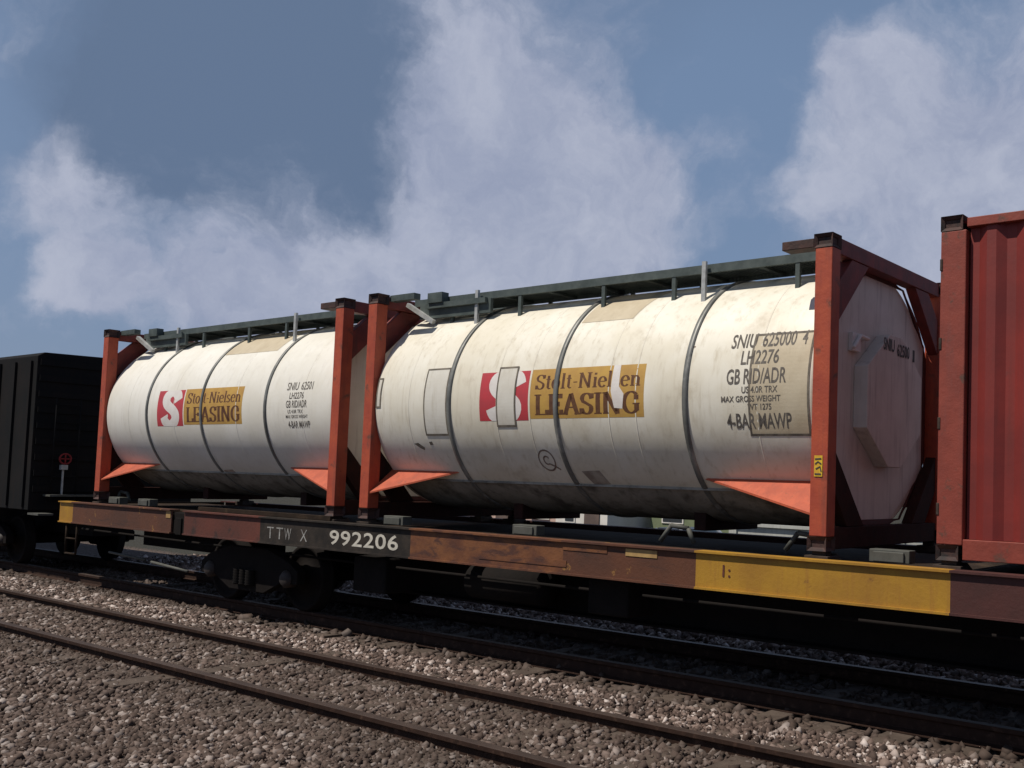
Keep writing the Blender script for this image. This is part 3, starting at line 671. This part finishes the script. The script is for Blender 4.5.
def flatcar():
    x0, x1 = -13.45, 13.6
    t = thing('flatcar', 'long low railway flatcar with yellow, rust and black sill carrying the containers', 'flatcar', (0, YC, TZ))
    ST, SB = -.075, -.365
    def sill(segs, yo, s):
        mats = []; b = MB(); f = MB()
        for xa, xb, mk in segs:
            if M[mk] not in mats: mats.append(M[mk])
            mi = mats.index(M[mk])
            b.box(xa, xb, *sorted((yo, yo+s*.02)), SB, ST-.0, mi)
            b.box(xa, xb, *sorted((yo-s*.03, yo+s*.11)), ST, ST+.018, mi); b.box(xa, xb, *sorted((yo-s*.02, yo+s*.10)), SB-.018, SB, mi)
        return b.build('side_sill', mats, t)
    sill([(x0+.02, -12.98, 'sill_yellow'), (-12.98, -10.02, 'sill_brown')], -.1, 1)
    sill([(-9.68, -7.86, 'sill_red'), (-7.86, -4.98, 'sill_black'), (-4.98, -2.75, 'sill_orange'), (-2.75, -1.20, 'sill_brown'), (-1.20, 1.08, 'sill_yellow'), (1.08, x1, 'sill_dark')], -.1, 1)
    sill([(x0+.02, x1, 'sill_dark')], 2.56, -1)
    MB().box(-10.02, -9.68, -.07, .1, SB-.02, ST-.02).box(-9.93, -9.78, -.09, -.07, SB-.03, SB+.2).build('jacking_pad', M['under'], t, .008)
    for xa, xb, za, zb, mk in ((-1.98, -1.62, -.155, -.09, 'tancap'), (-2.75, -2.2, -.15, -.085, 'sill_orange'), (-10.16, -10.04, -.175, -.08, 'tancap'), (-3.9, -2.7, -.31, -.25, 'sill_orange')):
        MB().box(xa, xb, -.106, -.1005, za, zb).build('faded_reflector', M[mk], t)
    MB().box(-9.5, -6.55, -.02, .04, -.055, .0).box(-9.5, -6.55, .04, .12, -.055, -.04).build('guide_rail', M['deckgrey'], t, .004)
    # underframe
    MB().box(x0+.4, x1, .86, 1.58, -.50, -.12).box(x0+.6, -9.9, .9, 1.54, -.74, -.50).box(-7.2, x1-5, .93, 1.51, -.90, -.50).box(-7.2, x1-5, .80, 1.64, -.925, -.90).build('centre_sill', M['under'], t, .01)
    x = x0+.25
    while x < x1: MB().box(x-.06, x+.06, -.07, 2.53, -.34, -.13).build('cross_bearer', M['under'], t); x += 1.45
    MB().box(x0+.02, x1, .35, 2.09, -.118, -.10).build('deck', M['deckgrey'], t)
    MB().box(x0, x0+.02, -.08, 2.52, SB-.02, ST).build('end_sill', M['under'], t, .006)
    MB().lathe([(0, .01), (.02, .19), (1.1, .19), (1.12, .01)], 'X', (-4.6, .50, -.62), 20).build('air_reservoir', M['under'], t)
    for q in ((-6.3, -5.7, .15, .55, -.85, -.45), (-2.6, -2.1, .1, .5, -.75, -.42)): MB().box(*q).build('brake_valve', M['under'], t, .02)
    MB().tube([(x0, .25, -.5), (-6, .28, -.55), (8, .28, -.55)], .015).build('brake_pipe', M['under'], t)
    # container pedestals below each casting
    for cx in (-LEN*2-GAP+.09, -LEN-GAP-.09, -LEN+.09, -.09, .919+.09, 13.0):
        for y in (.02, WID-.17):
            MB().box(cx-.11, cx+.11, y-.02, y+.17, -.10, -.035).box(cx-.06, cx+.06, y+.02, y+.13, -.035, -.001).prism([(cx-.15, y+.17, -.10), (cx+.15, y+.17, -.10), (cx+.08, y+.17, -.02), (cx-.08, y+.17, -.02)], (0, .03, 0)).build('container_pedestal', M['pedestal'], t, .005)
    for xa in (-5.72, -3.65, -12.3, -11.4, .33):
        MB().box(xa, xa+.34, .10, .22, -.056, .045).box(xa+.04, xa+.3, .08, .10, -.05, .03).build('folded_pedestal', M['palegreen'], t, .006)
    for xa in (-12.5, -1.9, -.55): MB().tube([(xa, .3, -.03), (xa+.12, .3, .12), (xa+.3, .32, .1), (xa+.36, .33, -.03)], .022).build('lever', M['palegreen'], t)
    bogie(t, -8.55); bogie(t, 8.9)
    # coupler, steps and end ladder on the left end
    MB().box(x0-.62, x0, 1.08, 1.36, -.48, -.26).box(x0-.78, x0-.5, 1.02, 1.42, -.52, -.22).build('coupler', M['wheel'], t, .02)
    MB().tube([(-13.2, -.08, -.38), (-13.2, -.08, -.85), (-12.85, -.08, -.85), (-12.85, -.08, -.38)], .016).tube([(-13.2, -.08, -.62), (-12.85, -.08, -.62)], .014).build('step', M['deckgrey'], t)
    MB().tube([(-10.9, .1, -.84), (-9.9, .1, -.9)], .02).tube([(-12.4, .2, -.80), (-11.3, .2, -.84)], .018).build('brake_rigging', M['palegreen'], t)
    # lettering on the black panel
    yz = lambda x, z: (x, -.1035, z)
    flat_on('reporting_mark', [shift(text_flat(c, .145, .14, -.004), x, -.315) for c, x in (('T', -7.70), ('T', -7.50), ('W', -7.33), ('X', -7.0))], M['faint_ink'], t, yz)
    flat_on('car_number', [shift(text_flat('992206', .160, 1.24, .014, 1.06), -6.42, -.31)], M['white_ink'], t, yz)
    flat_on('stencil_mark', [shift(text_flat('1:', .10, .08, .01), -.92, -.26)], M['sill_red'], t, yz)
    return t
flatcar()

# ------------------------------------------------------------------ dark car behind the left tank
def boxcar():
    x1, x0 = -14.6, -27.5
    t = thing('boxcar', 'dark ribbed boxcar coupled left of the flatcar', 'boxcar', ((x0+x1)/2, YC, TZ))
    prof = [(-.10, -.25), (-.10, 2.28), (.0, 2.345), (YC, 2.37), (2*YC, 2.345), (2*YC+.10, 2.28), (2*YC+.10, -.25)]
    MB().prism([(x0, y, z) for y, z in prof], (x1-x0, 0, 0)).build('body', M['boxcar'], t, .01)
    x = x0+.3
    while x < x1:
        for ya in (-.135, 2*YC+.1): MB().box(x-.04, x+.04, ya, ya+.035, -.2, 2.2).build('side_rib', M['boxcar'], t)
        x += .62
    for z in np.arange(.1, 2.2, .26): MB().box(x1, x1+.03, -.06, 2*YC+.06, z-.05, z+.05).build('end_rib', M['boxcar'], t)
    ld = MB().tube([(x1+.09, .18, -.1), (x1+.09, .18, 1.6)], .012).tube([(x1+.09, .55, -.1), (x1+.09, .55, 1.6)], .012)
    for k in range(6): ld.tube([(x1+.09, .18, .0+k*.3), (x1+.09, .55, .0+k*.3)], .011)
    ld.build('ladder', M['boxcar'], t)
    hb = MB(); n = 20; c = (x1+.16, .34, .60); rr = .085
    pts = [(c[0], c[1]+rr*math.cos(2*math.pi*k/n), c[2]+rr*math.sin(2*math.pi*k/n)) for k in range(n+1)]
    hb.tube(pts, .014, 6)
    for k in range(4): hb.tube([c, pts[k*5]], .012, 6)
    hb.build('brake_wheel', M['redsign'], t)
    MB().box(x1+.10, x1+.13, .32, .345, .0, .43).box(x1+.10, x1+.18, .28, .38, .42, .5).build('brake_staff', M['galv'], t, .004)
    MB().box(x1-.2, x1+.28, .1, 1.1, -.02, .01).box(x1, x1+.4, -.1, .12, -.32, -.29).build('end_platform', M['palegreen'], t)
    MB().box(x1, x1+.45, 1.08, 1.36, -.48, -.26).build('coupler', M['wheel'], t, .02)
    MB().box(x0, x1, .9, 1.5, -.7, -.25).build('centre_sill', M['under'], t)
    bogie(t, -17.2); bogie(t, -25)
boxcar()

# ------------------------------------------------------------------ things beyond the train
def car(x, y, rz, label, paint, gz):
    t = thing('parked_car', label, 'car', (x, y, gz), 'cars parked beyond the train')
    BASE[t.name] = Vector((0, 0, 0)); t.rotation_euler = (0, 0, rz)
    w = .86
    prof = [(-2.25, .35), (-2.3, .62), (-2.2, .80), (-1.35, .90), (-.8, .95), (1.05, .98), (1.2, .93), (2.05, .86), (2.25, .70), (2.25, .35)]
    MB().prism([(a, -w, b) for a, b in prof], (0, 2*w, 0)).build('body', paint, t, .05)
    cab = [(-.85, .93), (-.25, 1.38), (.75, 1.42), (1.35, .96)]
    MB().add([(a, s*(w-.06 if b < 1 else w-.2), b) for s in (-1, 1) for a, b in cab], [(0, 1, 2, 3), (7, 6, 5, 4), (0, 4, 5, 1), (1, 5, 6, 2), (2, 6, 7, 3), (3, 7, 4, 0)]).build('cabin', M['glass'], t, .03)
    MB().box(-.22, .72, -(w-.2), w-.2, 1.40, 1.45).build('roof', paint, t, .03)
    for s in (-1, 1):
        MB().beam((-.88, s*(w-.05), .95), (-.24, s*(w-.19), 1.41), .07, .06).beam((.30, s*(w-.07), .95), (.28, s*(w-.19), 1.40), .06, .05).beam((1.36, s*(w-.05), .97), (.74, s*(w-.19), 1.42), .09, .06).build('pillar', M['chrome'] if paint == M['carpaint'] else paint, t)
        MB().box(-2.30, -2.22, *sorted((s*.5, s*.78)), .58, .72).build('headlight', M['chrome'], t, .02)
    MB().box(-2.36, -2.26, -.84, .84, .36, .50).box(2.22, 2.33, -.84, .84, .36, .50).build('bumper', M['chrome'], t, .02)
    for a in (-1.42, 1.38):
        for s in (-1, 1):
            q = MB().lathe([(-.09, .2), (-.09, .30), (.09, .30), (.09, .2)], 'Y', (a, s*(w-.07), .31), 24).build('wheel', M['tyre'], t)
            MB().lathe([(-.095, .001), (-.1, .19), (.1, .19), (.095, .001)], 'Y', (a, s*(w-.07), .31), 16).build('hubcap', M['chrome'], q)
    return t
car(-12.6, 15.0, math.radians(-12), 'dark parked car with bright windscreen frame, seen under the near tank', M['carpaint'], -2.2)
car(-4.0, 15.5, math.radians(5), 'pale parked car seen under the right end of the near tank', M['carpale'], -2.2)
def building(x0, x1, y0, y1, h, label, wall, roofm, wins, door=None):
    gz = -2.2
    t = thing('low_building', label, 'building', ((x0+x1)/2, (y0+y1)/2, gz), None)
    MB().box(x0, x1, y0, y1, gz-.1, gz+h).build('wall', wall, t)
    MB().box(x0-.2, x1+.2, y0-.25, y1+.25, gz+h, gz+h+.16).build('roof', roofm, t, .02)
    for a, b, za, zb in wins:
        f = MB().box(x0+a, x0+b, y0-.04, y0-.002, gz+za, gz+zb).build('window', M['bldwhite'], t, .006)
        MB().box(x0+a+.07, x0+b-.07, y0-.055, y0-.042, gz+za+.07, gz+zb-.07).build('pane', M['bldwin'], f)
    if door:
        MB().box(x0+door[0], x0+door[1], y0-.05, y0-.002, gz, gz+2.05).build('door', M['bldroof'], t, .01)
building(-36, -25.5, 24, 31, 2.5, 'low pink walled building seen under the near tank', M['bldpink'], M['bldroof'], [(1, 2.4, .9, 1.8), (4, 5.4, .9, 1.8), (8.6, 9.7, .9, 1.8)], (6.4, 7.3))
building(-25, -22.2, 23, 28, 2.6, 'narrow white hut beyond the parked car', M['bldwhite'], M['bldwhite'], [(.5, 1.1, .9, 1.7)], (1.6, 2.4))
building(-21.6, -15.5, 25, 30, 2.4, 'dull green shed with flat roof beyond the dark car', M['green'], M['bldroof'], [(.6, 1.7, 1.0, 1.9), (2.3, 3.4, 1.0, 1.9), (4.0, 5.1, 1.0, 1.9)])
w_ = MB().box(-15, 22, 21, 21.25, -2.3, -.92)
for k in range(13): w_.box(-15+k*3.05, -14.7+k*3.05, 20.94, 21, -2.3, -.92)
w_.box(-15.05, 22.05, 20.9, 21.3, -.92, -.82)
tag(w_.build('concrete_wall', M['conc']), 'long pale concrete wall beyond the train', 'wall')
